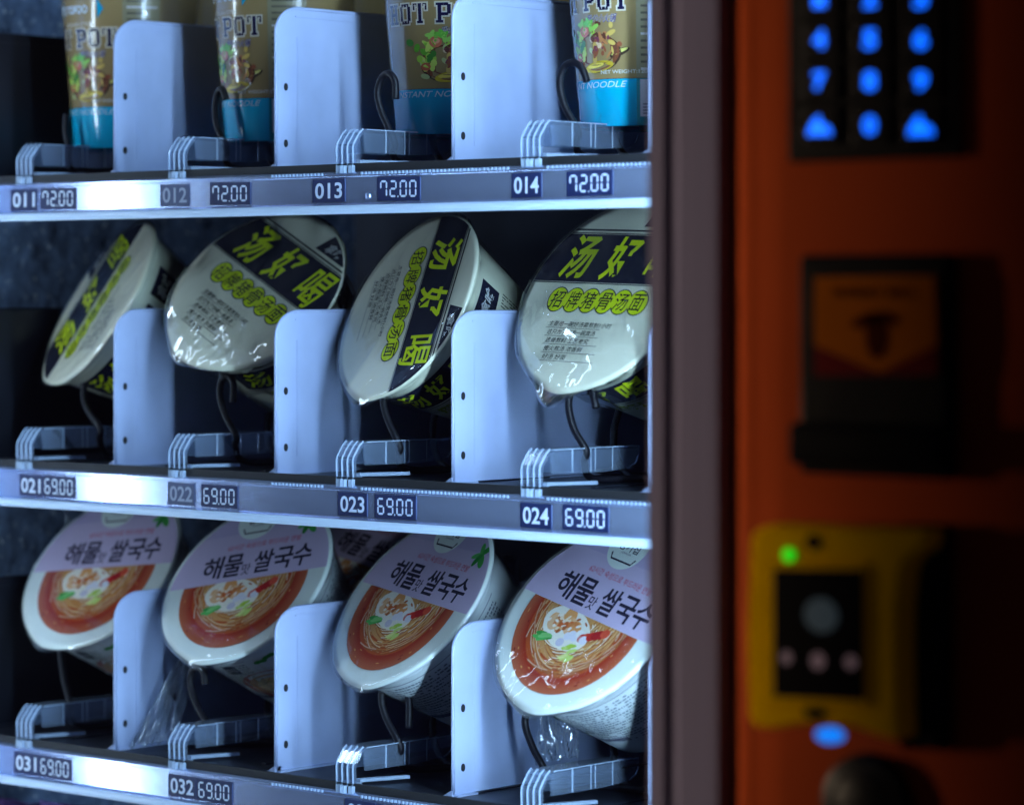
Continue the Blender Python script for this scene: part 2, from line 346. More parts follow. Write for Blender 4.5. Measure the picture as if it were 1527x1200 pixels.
for ri, fl in enumerate(FL):
    sh = empty('shelf', '%s shelf holding %s, price strip %s to %s' % (names[ri], goods[ri], numbers[ri][0], numbers[ri][3]), 'shelf', (-.2, 0, fl), 'vending machine shelves')
    O = Vector((-.2, 0, fl))
    mb = MB(); mb.box((.0, -.0084, -.012), (.90, .46, 0))
    lb = MB(); lb.box((.0, SY+.0030, -.0032), (.90, -.0085, .0019)); lb.build('tray_lip', 'black_rubber', sh)
    for k in range(9): mb.box((.03+k*.1, .02, .0002), (.034+k*.1, .44, .0012))
    mb.build('tray', 'tray_metal', sh)
    mb = MB(); mb.prism(PROF, 'x', 0, .872); st = mb.build('price_strip', 'strip_aluminium', sh)
    mb = MB(); mb.prism([(SY-.0032, -.0262), (SY-.0052, -.0275), (SY-.0056, -.0300), (SY-.0048, -.0318), (SY-.0036, -.0320), (SY-.0042, -.0285)], 'x', 0, .872); mb.build('strip_lip', 'lip_lit', sh)
    for pl in st.data.polygons: pl.use_smooth = False
    # serrated bead along the strip top: far too many teeth to pick apart
    mb = MB(); x = .375
    while x < .865:
        gap = any(abs(x - .2 - (s_*P - P + .076)) < .016 for s_ in range(1, 6))
        if not gap: mb.box((x, SY-.0014, -.0060), (x+.0013, SY-.0002, -.0042))
        x += .0034
    tb = mb.build('serration', 'acrylic_edge', sh); tb['kind'] = 'stuff'
    for d in range(6):
        o = bpy.data.objects.new('divider' if d else 'shaded_divider', DIV if d else DIV_SHADED); o.location = (.2 + (d-1)*P, 0, 0); o.rotation_euler = (0, 0, rnd.uniform(-.006, .006)); link(o, sh)  # the first is a divider too, with shade in its colour
        for hz_ in (.0575, .0185):
            h = bpy.data.objects.new('screw_hole', HOLE); h.location = (.0002, .0085, hz_); link(h, o)
    for s_ in range(5):
        o = bpy.data.objects.new('product_stop', STOP); o.location = (.2 + (s_-1)*P + .0675, 0, 0.001); link(o, sh)
    for s_ in range(4):
        # coil
        Yc = .034; pts = [tuple(at(a, b, Yc) - O) for a, b in coils_px[ri][s_]][::-1]
        cxx = .2 + (s_-.5)*P; cz = .036; R_ = .034; end = Vector(pts[-1])
        hel = []
        a0 = PI*1.25
        for k in range(16, 130):
            a = a0 - k*.32; hel.append((cxx + R_*math.cos(a), Yc + .004 + k*.0031, cz + R_*math.sin(a)))
        mid = [(end.x - .005, end.y + .004, max(.006, end.z - .008)), (end.x - .008, end.y + .016, .0045), (end.x + .004, end.y + .046, .0035)]
        mb = MB(); mb.tube(smooth_path(pts + mid + hel[:1], 6) + hel[1:], .0025, 8); cw = mb.build('coil', 'coil_wire', sh)
        # number plate and price display
        (a0_, a1_), (b0_, b1_) = lab_px[ri][s_]
        for kind, (q0, q1) in (('number_plate', (a0_, a1_)), ('price_display', (b0_, b1_))):
            x0, x1 = Xat(q0, SY) - O.x, Xat(q1, SY) - O.x; zc = -.0160; hh = .0078
            if kind == 'number_plate': zc += rnd.uniform(-.0003, .0003)
            tl = rnd.uniform(-.014, .014); fn = lambda x, y, h, tl=tl, xm=(x0+x1)/2: (x, SY - h, y + tl*(x-xm))
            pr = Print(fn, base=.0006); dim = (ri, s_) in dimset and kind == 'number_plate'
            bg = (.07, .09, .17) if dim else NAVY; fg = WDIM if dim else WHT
            pr.rect(x0, zc-hh, x1, zc+hh, bg, 0); pr.mb.add([fn(x, y, h) for h in (0, .0006) for x, y in ((x0, zc-hh), (x1, zc-hh), (x1, zc+hh), (x0, zc+hh))], [(0, 1, 5, 4), (1, 2, 6, 5), (2, 3, 7, 6), (3, 0, 4, 7)], col=(.05, .07, .16))
            mg = (x1-x0)*.09
            if kind == 'number_plate': pr.text(numbers[ri][s_], (x0+x1)/2, zc, fg, 1, wd=(x1-x0)*.84, ht=hh*1.38, off=.018)
            else:
                txt = prices[ri].replace('.', ''); n = 4; cw_ = (x1-x0)*.90/n
                for k, ch in enumerate(txt):
                    xx = x0 + (x1-x0)*.06 + k*cw_ + (0.0006 if k > 1 else 0); pr.polys(seg_digit(ch, xx, zc-hh*.72, cw_*.76, hh*1.44), fg, 1)
                xd = x0 + (x1-x0)*.06 + 2*cw_ - cw_*.14; pr.rect(xd-.0002, zc-hh*.74, xd+.0008, zc-hh*.6, fg, 1)
            ob = pr.build(kind, sh)
    if ri == 0:
        mb = MB(); mb.lathe([(0.0001, .0016), (.0019, .0014), (.0025, .0)], 16); sc = mb.build('screw', 'strip_aluminium', sh)
        sc.rotation_euler = (PI/2, 0, 0); sc.location = tuple(at(549, 293, SY) - O)
# ------------------------------------------------------------------ noodle bowls
RL = .070; BH = .088; RB = .047
def bowl_r(h): return RL - .004 - (RL-.004-RB)*(h/BH)**1.05
def body_mesh(m):
    mb = MB(); prof = [(RL-.001, -.0006), (RL+.0004, -.0010), (RL+.0002, -.0020), (RL-.002, -.0028), (RL-.0040, -.008)]
    prof += [(bowl_r(h), -h) for h in [.012 + (BH-.012)*i/10 for i in range(11)]] + [(RB-.004, -BH-.001), (.0001, -BH+.002)]
    mb.lathe(prof, 72); return mb.mesh('bowl', m)
def lid_mesh(m):
    mb = MB(); n = 96; vs = [(0, 0, .0002)]
    def rr(a):
        d = (a + PI) % (2*PI) - PI; return RL + .0012 + .0022*math.exp(-(d/.24)**2)
    rings = [.3, .6, .88, .93, .95, 1.0]
    zz = [.0002, .0002, .0002, .0002, .0003, .0002]
    for q, z in zip(rings, zz):
        for j in range(n): a = 2*PI*j/n; r = (RL if q < 1 else rr(a))*q; vs.append((r*math.cos(a), r*math.sin(a), z))
    for j in range(n): a = 2*PI*j/n; r = rr(a)-.0003; vs.append((r*math.cos(a), r*math.sin(a), -.0003))
    fs = [(0, 1+j, 1+(j+1) % n) for j in range(n)]
    for k in range(len(rings)): fs += [(1+k*n+j, 1+(k+1)*n+j, 1+(k+1)*n+(j+1) % n, 1+k*n+(j+1) % n) for j in range(n)]
    mb.add(vs, fs, smooth=True); return mb.mesh('lid', m)
BODY = {k: body_mesh(m) for k, m in (('pork', 'bowl_cream'), ('rice', 'bowl_white'))}
LID = {k: lid_mesh(m) for k, m in (('pork', 'lid_cream'), ('rice', 'lid_mint'))}
YG = (.72, .88, .004); BLK = (.006, .006, .020); INK = (.03, .035, .035)
def pork_print():
    p = Print(R=RL*.997, base=.0006)
    p.rect(-.08, .0092, .08, .0455, BLK, 0)
    p.rect(-.08, .0080, .08, .0087, INK, 0); p.rect(-.08, .0460, .08, .0467, INK, 0); p.rect(-.08, .0482, .08, .0496, INK, 0)
    p.text('汤', -.0350, .0282, YG, 2, wd=.028, ht=.0335, off=.024, shear=.25)
    p.text('好', .0030, .0276, YG, 2, wd=.029, ht=.0335, off=.024, shear=.25)
    p.text('喝', .0405, .0270, YG, 2, wd=.027, ht=.0335, off=.010, shear=.25)
    for i, ch in enumerate('招牌猪骨汤面'):
        x = -.0395 + i*.0146; y = -.0045
        p.disc(x, y, .0089, .0096, INK, 1, rot=.25); p.disc(x, y, .0081, .0088, YG, 2, rot=.25)
        p.text(ch, x, y, (.012, .014, .012), 3, wd=.0122, ht=.0128, off=.006, shear=.18)
    lines = ['主要用一碗好汤需熬制1小时', '这只为了你喝一碗真汤', '选骨熬料 工艺考究', '慢火熬汤 浓香鲜', '好汤 好面']
    for i, t in enumerate(lines):
        y = -.0225 - i*.0061; wd = .0044*len(t); x0 = -.038 + i*.0016
        p.text(t, x0 + wd/2, y, INK, 1, wd=wd, ht=.0040, off=.004, shear=.15)
        p.rect(x0-.001, y-.0031, x0+.048, y-.0028, INK, 1)
    p.poly([(.011, .0520), (.060, .0520), (.060, .070), (.018, .070)], BLK, 1)
    p.text('拿啥', .0290, .0580, (.6, .62, .6), 2, wd=.020, ht=.0085, off=.008, shear=.3)
    return p.mb.mesh('lid_print', 'food_print')
def bodyfn(x, y, h):       # x = angle, y = distance below rim
    r = bowl_r(max(0, y)) + h; return (r*math.cos(x), r*math.sin(x), -y)
def arc_rect(p, a0, a1, y0, y1, col, layer):
    n = max(1, int((a1-a0)/.08)); m = max(1, int((y1-y0)/.01))
    for j in range(m): p.rect(a0, y0+(y1-y0)*j/m, a1, y0+(y1-y0)*(j+1)/m, col, layer, nx=n)
def btext(p, t, a, y, wd, ht, col, layer, **k):   # width in metres along the arc; letters upright towards the rim
    r = bowl_r(y)
    for q in text_fit(t, 0, 0, wd=wd, ht=ht, **k): p.poly([(a + x/r, y - yy) for x, yy in q], col, layer)
def pork_side():
    p = Print(bodyfn, base=.0006)
    for a in (-1.9, .25):       # printed twice round the bowl
        arc_rect(p, a-.95, a+.55, .0135, .0400, BLK, 0)
        arc_rect(p, a-.95, a+.55, .0415, .0422, INK, 0)
        for i, ch in enumerate('汤好喝'): btext(p, ch, a-.68+i*.42, .0267, .021, .0215, YG, 1, off=.024, shear=.2)
        btext(p, '招牌猪骨汤面', a-.2, .0500, .056, .0095, (.34, .44, .02), 1, off=.05)
        arc_rect(p, a+.66, a+1.08, .0115, .0300, BLK, 0); btext(p, '拿啥', a+.87, .0205, .021, .0095, (.6, .62, .6), 1, off=.02, shear=.2)
        for k in range(13): 
            x = a+.62+k*.040
            yy = .0335
            while yy < .078:
                l = rnd.uniform(.002, .006)
                if rnd.random() < .85: p.rect(x, yy, x+.017, yy+l, (.12, .13, .10), 1)
                yy += l + .0008
    return p.mb.mesh('side_print', 'food_print')
SOUPR = (.36, .035, .015); 
def soup(p, cx, cy, R_, cut, lay=1, seed=3, k=1.0):
    """bowl of red soup with noodles, prawn, squid, chilli, spring onion: drawn as many small flat strokes"""
    rr = random.Random(seed)
    def half(pts):
        out = []
        for i in range(len(pts)):
            a, b = pts[i-1], pts[i]
            if (a[1] < cut) != (b[1] < cut):
                t = (cut-a[1])/(b[1]-a[1]); out.append((a[0]+(b[0]-a[0])*t, cut))
            if b[1] < cut: out.append(b)
        return out
    def P_(pts, col, l):
        q = half(pts)
        if len(q) > 2: p.poly(q, col, l)
    def D(x, y, rx, ry, col, l, rot=0, n=20):
        c, s_ = math.cos(rot), math.sin(rot)
        P_([(x+rx*math.cos(t)*c-ry*math.sin(t)*s_, y+rx*math.cos(t)*s_+ry*math.sin(t)*c) for t in [2*PI*i/n for i in range(n)]], col, l)
    def S(pts, wd, col, l):
        for i in range(len(pts)-1):
            a, b = pts[i], pts[i+1]; dx, dy = b[0]-a[0], b[1]-a[1]; q = math.hypot(dx, dy) or 1; nx, ny = -dy/q*wd/2, dx/q*wd/2
            P_([(a[0]-nx, a[1]-ny), (b[0]-nx, b[1]-ny), (b[0]+nx, b[1]+ny), (a[0]+nx, a[1]+ny)], col, l)
    for i in range(8):
        f = i/7; D(cx, cy, R_*(1-.025*i), R_*(1-.025*i), tuple(a+(b-a)*f for a, b in zip((.46, .12, .05), (.36, .030, .010))), lay+i*.25, n=56)
    D(cx, cy+.001, R_*.80, R_*.80, (.46, .08, .015), lay+2.2, n=48)
    for i in range(12):
        a = rr.uniform(PI, 2*PI); q = rr.uniform(.82, .95)*R_; D(cx+q*math.cos(a), cy+q*math.sin(a), rr.uniform(.0008, .002)*k, rr.uniform(.0003, .0006)*k, rr.choice([(.62, .16, .04), (.22, .015, .01), (.7, .3, .08)]), lay+2.5, rot=a+PI/2, n=8)
    D(cx, cy+.003*k, R_*.68, R_*.64, (.62, .30, .10), lay+3, n=40)
    for i in range(170):
        q = R_*rr.uniform(.18, .80); a0 = rr.uniform(PI*.95, PI*2.0); da = rr.uniform(.25, .9)*rr.choice([-1, 1]); dr = rr.uniform(-.10, .10)*R_
        pts = [(cx + (q+dr*t)*math.cos(a0+da*t), cy+.002*k + (q+dr*t)*math.sin(a0+da*t)*.97) for t in [j/7 for j in range(8)]]
        f = min(1, q/(R_*.84)); c0 = rr.choice([(.88, .66, .28), (.96, .82, .48), (.74, .36, .10), (.98, .92, .70)]); c1 = (.50, .10, .02)
        g = f**3*.9; col = tuple(a_*(1-g)+b_*g for a_, b_ in zip(c0, c1))
        S([(x+.0004*k, y-.0004*k) for x, y in pts], .0013*k, (.34, .09, .02), lay+4+i*.016)
        S(pts, .00085*k, col, lay+4.008+i*.016)
    L = lay+7; k *= 1.3
    D(cx-.006*k, cy-.006*k, .019*k, .011*k, (.90, .86, .74), L, rot=-.2)
    for i in range(5):         # prawn in the middle top
        D(cx-.017*k+i*.0042*k, cy-.0035*k-abs(i-2)*.0008*k+.004*k*(i == 2), .0042*k, .0052*k, rr.choice([(.80, .36, .12), (.85, .52, .28), (.78, .26, .07)]), L+.3+i*.1, rot=.5)
        [D(cx-.009*k+rr.gauss(0, .006)*k, cy-.004*k+rr.gauss(0, .0025)*k, rr.uniform(.0008, .0022)*k, rr.uniform(.0005, .0012)*k, rr.choice([(.92, .74, .52), (.70, .24, .07), (.85, .45, .20), (.50, .14, .04), (.95, .86, .72)]), L+.9+q_*.01, rot=rr.uniform(0, 3), n=8) for q_ in range(9)]
    D(cx-.008*k, cy-.004*k, .009*k, .002*k, (.70, .14, .03), L+.7, rot=.25)
    for i in range(7): D(cx-.004*k+i*.0023*k, cy-.012*k+rr.uniform(-.002, .004)*k+i*.0008*k, .0028*k, .0024*k, rr.choice([(.88, .88, .90), (.80, .78, .86), (.92, .90, .86), (.66, .62, .74)]), L+1+i*.1)
    for i in range(6): D(cx+.008*k+i*.0025*k, cy-.0075*k+i*.0014*k, .0030*k, .0026*k, rr.choice([(.60, .03, .02), (.45, .015, .015), (.72, .09, .04)]), L+1.5+i*.06, rot=.6)
    for i in range(9): D(cx+.006*k+rr.uniform(-.004, .006)*k, cy-.017*k+rr.uniform(-.003, .004)*k, .0033*k, .0011*k, rr.choice([(.46, .66, .08), (.60, .76, .20), (.78, .80, .30)]), L+1.8+i*.05, rot=rr.uniform(.3, 1.1))
    for i in range(7): D(cx-.016*k+rr.uniform(-.004, .004)*k, cy-.014*k+rr.uniform(-.002, .002)*k, .0042*k, .0013*k, rr.choice([(.05, .34, .06), (.10, .48, .10), (.22, .58, .18)]), L+1.8+i*.05, rot=rr.uniform(0, .6))
def rice_print():
    p = Print(R=RL*.975, base=.0006)
    LAV = (.62, .52, .72); LAV2 = (.53, .45, .68)
    p.rect(-.08, .0015, .08, .08, LAV, 0)
    p.poly([(-.07, .044), (.07, .047), (.07, .08), (-.07, .08)], LAV2, .5)
    soup(p, -.001, -.0040, .0545, .0012, 1)
    INK2 = (.022, .018, .045)
    p.text('해', -.0345, .0162, INK2, 1, wd=.0170, ht=.0205, off=.020)
    p.text('물', -.0165, .0162, INK2, 1, wd=.0165, ht=.0205, off=.020)
    p.text('맛', -.0040, .0110, INK2, 1, wd=.0075, ht=.0100, off=.008)
    p.text('쌀', .0100, .0162, INK2, 1, wd=.0165, ht=.0205, off=.018)
    p.text('국', .0275, .0162, INK2, 1, wd=.0165, ht=.0200, off=.020)
    p.text('수', .0440, .0162, INK2, 1, wd=.0155, ht=.0200, off=.020)
    p.text('62시간 숙성으로 부드러운 면발', .0060, .0330, (.60, .10, .17), 1, wd=.064, ht=.0052, off=.010)
    p.disc(-.0060, .0560, .0175, .0175, (.80, .90, .84), 1.2, n=40)
    p.text('종가집', -.0050, .0560, INK2, 2, wd=.0190, ht=.0070, off=.015); p.text('JONGGA', -.0050, .0508, (.14, .14, .2), 2, wd=.010, ht=.0018, off=.01)
    p.stroke([(-.0170, .0490), (-.0150, .0446), (.0050, .0446), (.0070, .0490)], .0013, INK2, 2)
    for a, l, c in ((.9, .011, (.03, .30, .05)), (2.1, .009, (.08, .46, .09)), (-.9, .012, (.05, .38, .06)), (3.6, .009, (.10, .5, .12)), (-1.8, .010, (.02, .26, .04))):
        x, y = .0410+math.cos(a)*l*.5, .0460+math.sin(a)*l*.5; p.disc(x, y, l*.58, l*.24, c, 2, rot=a, n=14)
    return p.mb.mesh('lid_print', 'food_print')
def rice_side():
    p = Print(bodyfn, base=.0006)
    GR = (.20, .24, .27)
    for a in (-2.2, .2):
        arc_rect(p, a-.5, a+1.35, .0120, .0128, (.30, .33, .36), 0)
        for r_ in range(17):                     # small print
            y = .016 + r_*.0030; x = a-.45
            while x < a+1.3:
                l = rnd.uniform(.01, .05)
                if rnd.random() < .8: p.rect(x, y, x+l, y+.0014, GR, 1)
                x += l + .012
        arc_rect(p, a-.52, a+.0, .060, .0640, (.12, .12, .18), 1)
        arc_rect(p, a+.45, a+1.3, .0685, .0725, (.09, .10, .16), 1)
        # picture of the soup bowl and leaves on the side
        a2 = a - 1.05
        for rr_, col in ((.024, (.42, .50, .44)), (.021, (.44, .07, .04)), (.016, (.66, .36, .14)), (.011, (.80, .64, .36))):
            p.disc(a2, .052, rr_/.052, rr_, col, 1.5 - rr_*20, n=30)
        for k in range(30):
            t = rnd.uniform(0, 2*PI); q = rnd.uniform(.004, .016); p.disc(a2+q/.052*math.cos(t), .052+q*math.sin(t), .05, .0006, rnd.choice([(.85, .7, .45), (.6, .22, .06), (.3, .5, .1)]), 2, rot=t+1.5, n=8)
        for k in range(5): p.disc(a2+.12+k*.06, .0185+rnd.uniform(-.002, .002), .05, .0022, (.04, .26, .05), 2, rot=rnd.uniform(-.02, .02), n=10)
        p.poly([(a2-.36, .016), (a2-.18, .016), (a2-.18, .030), (a2-.36, .030)], (.02, .03, .05), 1)
        btext(p, '쌀국수', a2-.27, .023, .009, .006, (.7, .72, .75), 2)
    return p.mb.mesh('side_print', 'food_print')
PRINT = {'pork': pork_print(), 'rice': rice_print()}; SIDE = {'pork': pork_side(), 'rice': rice_side()}
def film_mesh(seed, amp, tab, tabh=.0032, mt='shrink_film'):
    """shrink film over lid and shoulder; creases are real relief"""
    mb = MB(); n = 176; rings = [i/26*.9 for i in range(27)] + [.92, .94, .955, .97, .985, 1.0, 1.012]
    vs = []; so_ = Vector((seed*3.7, seed*1.9, 0))
    def wr(x, y):
        q = Vector((x*34, y*34, 0)) + so_; mask = max(0, min(1, .55 + 1.6*noise.noise(Vector((x*22, y*22, 5)) + so_)))
        w1 = noise.noise(q); w2 = 1 - abs(noise.noise(Vector((x*120+y*40, y*70, 3)) + so_))*2.4; rid = 1 - abs(noise.noise(Vector((x*30+y*45, y*30, 7)) + so_))*3
        w3 = abs(noise.noise(Vector((x*190, y*230, 9)) + so_))
        return w1*.9 + max(0, rid)*.6 + mask*(max(0, w2)*.40 + w3*.35)
    for q in rings:
        for j in range(n):
            a = 2*PI*j/n; d = (a - tab + PI) % (2*PI) - PI; rt = RL + .0022 + (tabh*math.exp(-(d/.22)**2) if q > .95 else 0)*max(0, (q-.95)/.05)
            r = rt*q; x, y = r*math.cos(a), r*math.sin(a)
            edge = min(1, (1.0-q)*8) if q < 1 else 0
            z = .0022 + amp*(.0011*wr(x, y))*(.35 + .65*q)*(.5+.5*edge) - max(0, q-.97)*.05
            vs.append((x, y, z))
    for k, h in enumerate((.005, .012, .022, .034, .048)):     # skirt following the bowl
        for j in range(n):
            a = 2*PI*j/n; d = (a - tab + PI) % (2*PI) - PI; r = bowl_r(h) + .0022 + .0012*amp*noise.noise(Vector((math.cos(a)*3.5, math.sin(a)*3.5, h*40)) + so_)
            r += tabh*.4*math.exp(-(d/.16)**2)*max(0, 1-k/2); vs.append((r*math.cos(a), r*math.sin(a), -h))
    N = len(rings) + 5
    fs = [(k*n+j, (k+1)*n+j, (k+1)*n+(j+1) % n, k*n+(j+1) % n) for k in range(N-1) for j in range(n)]
    mb.add(vs, fs, smooth=True); return mb.mesh('shrink_film', mt)
def bowl(kind, px, py, X, maj, q, ang, tdir, label, group, tab_img=None, side_rot=0.0, film=1.0, seed=1, dz=None):
    """px,py lid centre; X slot column; q axis ratio; ang angle of the long axis (deg, up-right); tdir image direction of the lettering"""
    c = ptX(px, py, X)
    b = (CAM - c).normalized(); r_ = UP.cross(b).normalized(); u_ = b.cross(r_)
    A = math.radians(ang); e1 = r_*math.cos(A) + u_*math.sin(A); m = -r_*math.sin(A) + u_*math.cos(A)
    s_ = math.sqrt(1-q*q); n = b*q + m*s_; e2 = m*q - b*s_
    t = Vector((tdir[0], -tdir[1])); te = t.x*math.cos(A) + t.y*math.sin(A); tm = -t.x*math.sin(A) + t.y*math.cos(A)
    U = (e1*te + e2*(tm/q)).normalized(); V = n.cross(U)
    root = empty('noodle_bowl', label, 'noodle bowl', (0, 0, 0), group)
    M = Matrix((U, V, n)).transposed().to_4x4(); M.translation = c; root.matrix_world = M
    fc = math.atan2((-e2).dot(V), (-e2).dot(U))
    z = (c-CAM).dot(FW); print('BOWL', kind, px, 'Y=%.3f Z=%.3f semi=%.0f want %.0f' % (c.y, c.z, RL*F/z, maj))
    def im(dx, dy):     # image direction -> lid angle
        g = r_*dx - u_*dy; return math.atan2(g.dot(e2)/q*0 + (g.dot(m)/q)*e2.dot(V) + g.dot(e1)*e1.dot(V), (g.dot(m)/q)*e2.dot(U) + g.dot(e1)*e1.dot(U))
    ta = im(*tab_img) if tab_img else fc - .6
    for nm, me, rz in (('bowl', BODY[kind], 0), ('lid', LID[kind], ta), ('lid_print', PRINT[kind], 0), ('side_print', SIDE[kind], fc + side_rot)):
        o = bpy.data.objects.new(nm, me); link(o, root); o.rotation_euler = (0, 0, rz)
    if film: link(bpy.data.objects.new('shrink_film', film_mesh(seed, film, ta, .0085 if seed == 4 else .0032, 'crinkled_film' if film > 1.7 else 'shrink_film')), root)
    return root
GP = 'cream and black pork noodle bowls on the middle shelf'; GR_ = 'rice noodle bowls with red soup picture on the bottom shelf'
sx = [-.0825+P*i for i in range(4)]
bowl('pork', 148, 452, sx[0], 139, .285, 58, (.53, -.85), 'cream noodle bowl turned almost edge-on, behind number 021', GP, (-.6, .8), -.5, .8, 1)
bowl('pork', 381, 434, sx[1], 150, .66, 36, (.79, .61), 'cream noodle bowl with slanted black band and crinkled shiny film, above number 022', GP, (-.75, .65), -.2, 3.2, 22)
bowl('pork', 608, 457, sx[2], 148, .475, 58, (-.29, .957), 'cream noodle bowl lying on its side with lettering running downwards, above number 023', GP, (-.45, .9), -.6, 1.3, 3)
bowl('pork', 900, 441, sx[3], 157, .63, 50, (1, .045), 'cream noodle bowl with level green lettering and a bright glare, above number 024', GP, (-.45, .9), -1.0, 2.8, 4)
bowl('rice', 151, 849, sx[0], 140, .60, 44, (1, -.06), 'rice noodle bowl at the far left with nearly level lettering, above number 031', GR_, (-.6, .8), .1, 1.0, 5)
bowl('rice', 368, 866, sx[1], 150, .62, 41, (.985, -.15), 'rice noodle bowl with lettering rising to the right, above number 032', GR_, (-.5, .85), .2, 1.1, 6)
bowl('rice', 615, 894, sx[2], 153, .51, 48, (.953, .303), 'narrow-looking rice noodle bowl with lettering falling gently to the right, above number 033', GR_, (-.45, .9), -.9, 1.2, 7)
bowl('rice', 874, 922, sx[3], 161, .64, 45, (.913, .408), 'rice noodle bowl nearest the door frame, glossy film, lettering falling steeply to the right', GR_, (-.5, .87), -.9, 1.69, 8)
# the next bowls waiting behind
hid = [('rice', 533, 842, 1, 40, 'second rice noodle bowl, in the dark showing between numbers 032 and 033')]
for kind, px, py, si, ang, lb in hid:
    bowl(kind, px, py, sx[si], 130, .5, ang, (.9, .3), lb, GP if kind == 'pork' else GR_, None, .3, 0, 9)
# ------------------------------------------------------------------ noodle cups
CH = .128; CB = .043; CT = .0535
def cup_r(z): return CB + (CT-CB)*z/CH
def cupfn(x, y, h):
    r = cup_r(y) + h; return (r*math.sin(x), -r*math.cos(x), y)
TAU = (.31, .215, .09); CY = (.0, .43, .68)
def cup_body():
    mb = MB(); prof = [(.0001, .003), (CB-.004, .003), (CB-.002, 0), (CB-.0006, 0), (CB, .0008), (cup_r(.0305), .0305), (cup_r(.0309), .0309), (cup_r(.124), .124), (cup_r(CH)+.002, CH-.002), (cup_r(CH)+.0025, CH), (CT-.001, CH+.0012)]
    cols = [CY]*5 + [(.01, .05, .10)] + [TAU]*1 + [(.6, .58, .5)]*5
    mb.lathe(prof, 80, cols=cols); return mb.mesh('cup', 'cup_board')
def lidc():
    mb = MB(); mb.lathe([(.0001, CH+.0014), (CT-.002, CH+.0014), (CT+.0022, CH+.001)], 48); return mb.mesh('lid', 'lid_cream')
def cup_print():
    p = Print(cupfn, base=.0003)
    def A(polys, col, layer, a=0): 
        for q in polys: p.poly([(a + x/.0485, y) for x, y in q], col, layer)
    BE = (.62, .55, .42); NV = (.008, .008, .045)
    def word(w_, x0, y0, wl, h_, grow, col, layer):
        for i, ch in enumerate(w_):
            for r in slab(ch):
                xs = [q[0] for q in r]; ys = [q[1] for q in r]
                a, b, c, d = min(xs), max(xs), min(ys), max(ys)
                X0 = x0 + i*(wl*1.16) + a*wl - grow; X1 = x0 + i*(wl*1.16) + b*wl + grow; Y0 = y0 + c*h_ - grow; Y1 = y0 + d*h_ + grow
                A([[(X0, Y0), (X1, Y0), (X1, Y1), (X0, Y1)]], col, layer)
    for w_, x0 in (('HOT', -.0385), ('POT', .0030)):
        word(w_, x0, .0752, .0106, .0136, .0010, BE, 1); word(w_, x0, .0752, .0106, .0136, .0, NV, 2)
    A(text_fit('SICHUAN STYLE', .004, .0925, wd=.030, ht=.0030, off=.02), BE, 1)
    A([[(-.040, .0965), (.024, .0965), (.029, .1035), (.024, .1115), (-.040, .1115)]], (.0, .30, .48), 1)
    A(text_fit('WHITE TOFOO', -.007, .1035, wd=.046, ht=.0062, off=.03), (.62, .72, .78), 2)
    A(text_fit('INSTANT NOODLE', .000, .0272, wd=.072, ht=.0040, off=.0, shear=.3), (.62, .78, .86), 1)
    A(text_fit('NET WEIGHT:120g', .034, .0350, wd=.036, ht=.0028, off=.02), (.62, .60, .54), 1)
    A(text_fit('我的小火锅', .018, .0700, wd=.024, ht=.0056, off=.035, shear=.4), BE, 1); A(text_fit('我的小火锅', .018, .0700, wd=.024, ht=.0056, off=.005, shear=.4), (.04, .045, .2), 2)
    rr = random.Random(5); ox = .010; oy = .0535
    def D(x, y, rx, ry, col, l, rot=0, n=16):
        c, s_ = math.cos(rot), math.sin(rot)
        A([[(ox+1.28*(x+rx*math.cos(t)*c-ry*math.sin(t)*s_), oy-.0008+1.28*(y+rx*math.cos(t)*s_+ry*math.sin(t)*c)) for t in [2*PI*i/n for i in range(n)]]], col, l)
    D(.001, -.004, .0165, .0100, (.06, .03, .02), 1, n=30); D(.001, -.0035, .0155, .0092, (.22, .07, .03), 1.5, n=30); D(.0015, -.002, .0138, .0082, (.16, .055, .03), 2, n=30)
    D(.0165, -.004, .006, .0018, (.05, .03, .02), 1.4, rot=.35); D(.0165, -.0035, .005, .0009, (.70, .62, .16), 1.8, rot=.35)
    D(.003, -.0108, .010, .0028, (.62, .44, .03), 2.6, rot=.12); D(.001, -.0102, .006, .0012, (.85, .66, .10), 2.8, rot=.12)
    for i in range(34): D(-.009+rr.gauss(0, .0035), .002+rr.gauss(0, .0050), rr.uniform(.0015, .003), rr.uniform(.0008, .002), rr.choice([(.12, .36, .03), (.34, .56, .06), (.55, .66, .12), (.05, .2, .03), (.45, .5, .2)]), 3+i*.05, rot=rr.uniform(0, 3), n=9)
    for i in range(40): D(.005+rr.gauss(0, .0042), .001+rr.gauss(0, .0036), rr.uniform(.0010, .0032), rr.uniform(.0006, .0016), rr.choice([(.30, .09, .04), (.50, .20, .07), (.12, .04, .025), (.62, .42, .10), (.20, .05, .08), (.70, .50, .30)]), 3.2+i*.05, rot=rr.uniform(0, 3), n=9)
    D(-.006, .0075, .0036, .0030, (.60, .14, .08), 5.4); D(-.0055, .0080, .0020, .0014, (.75, .30, .18), 5.6); D(-.0120, -.0055, .0030, .0022, (.52, .12, .06), 5.4)
    for i in range(9): D(-.002+rr.gauss(0, .003), .011+rr.gauss(0, .0012), .0030, .0012, rr.choice([(.14, .46, .05), (.3, .6, .1)]), 5.2+i*.04, rot=rr.uniform(0, 3), n=9)
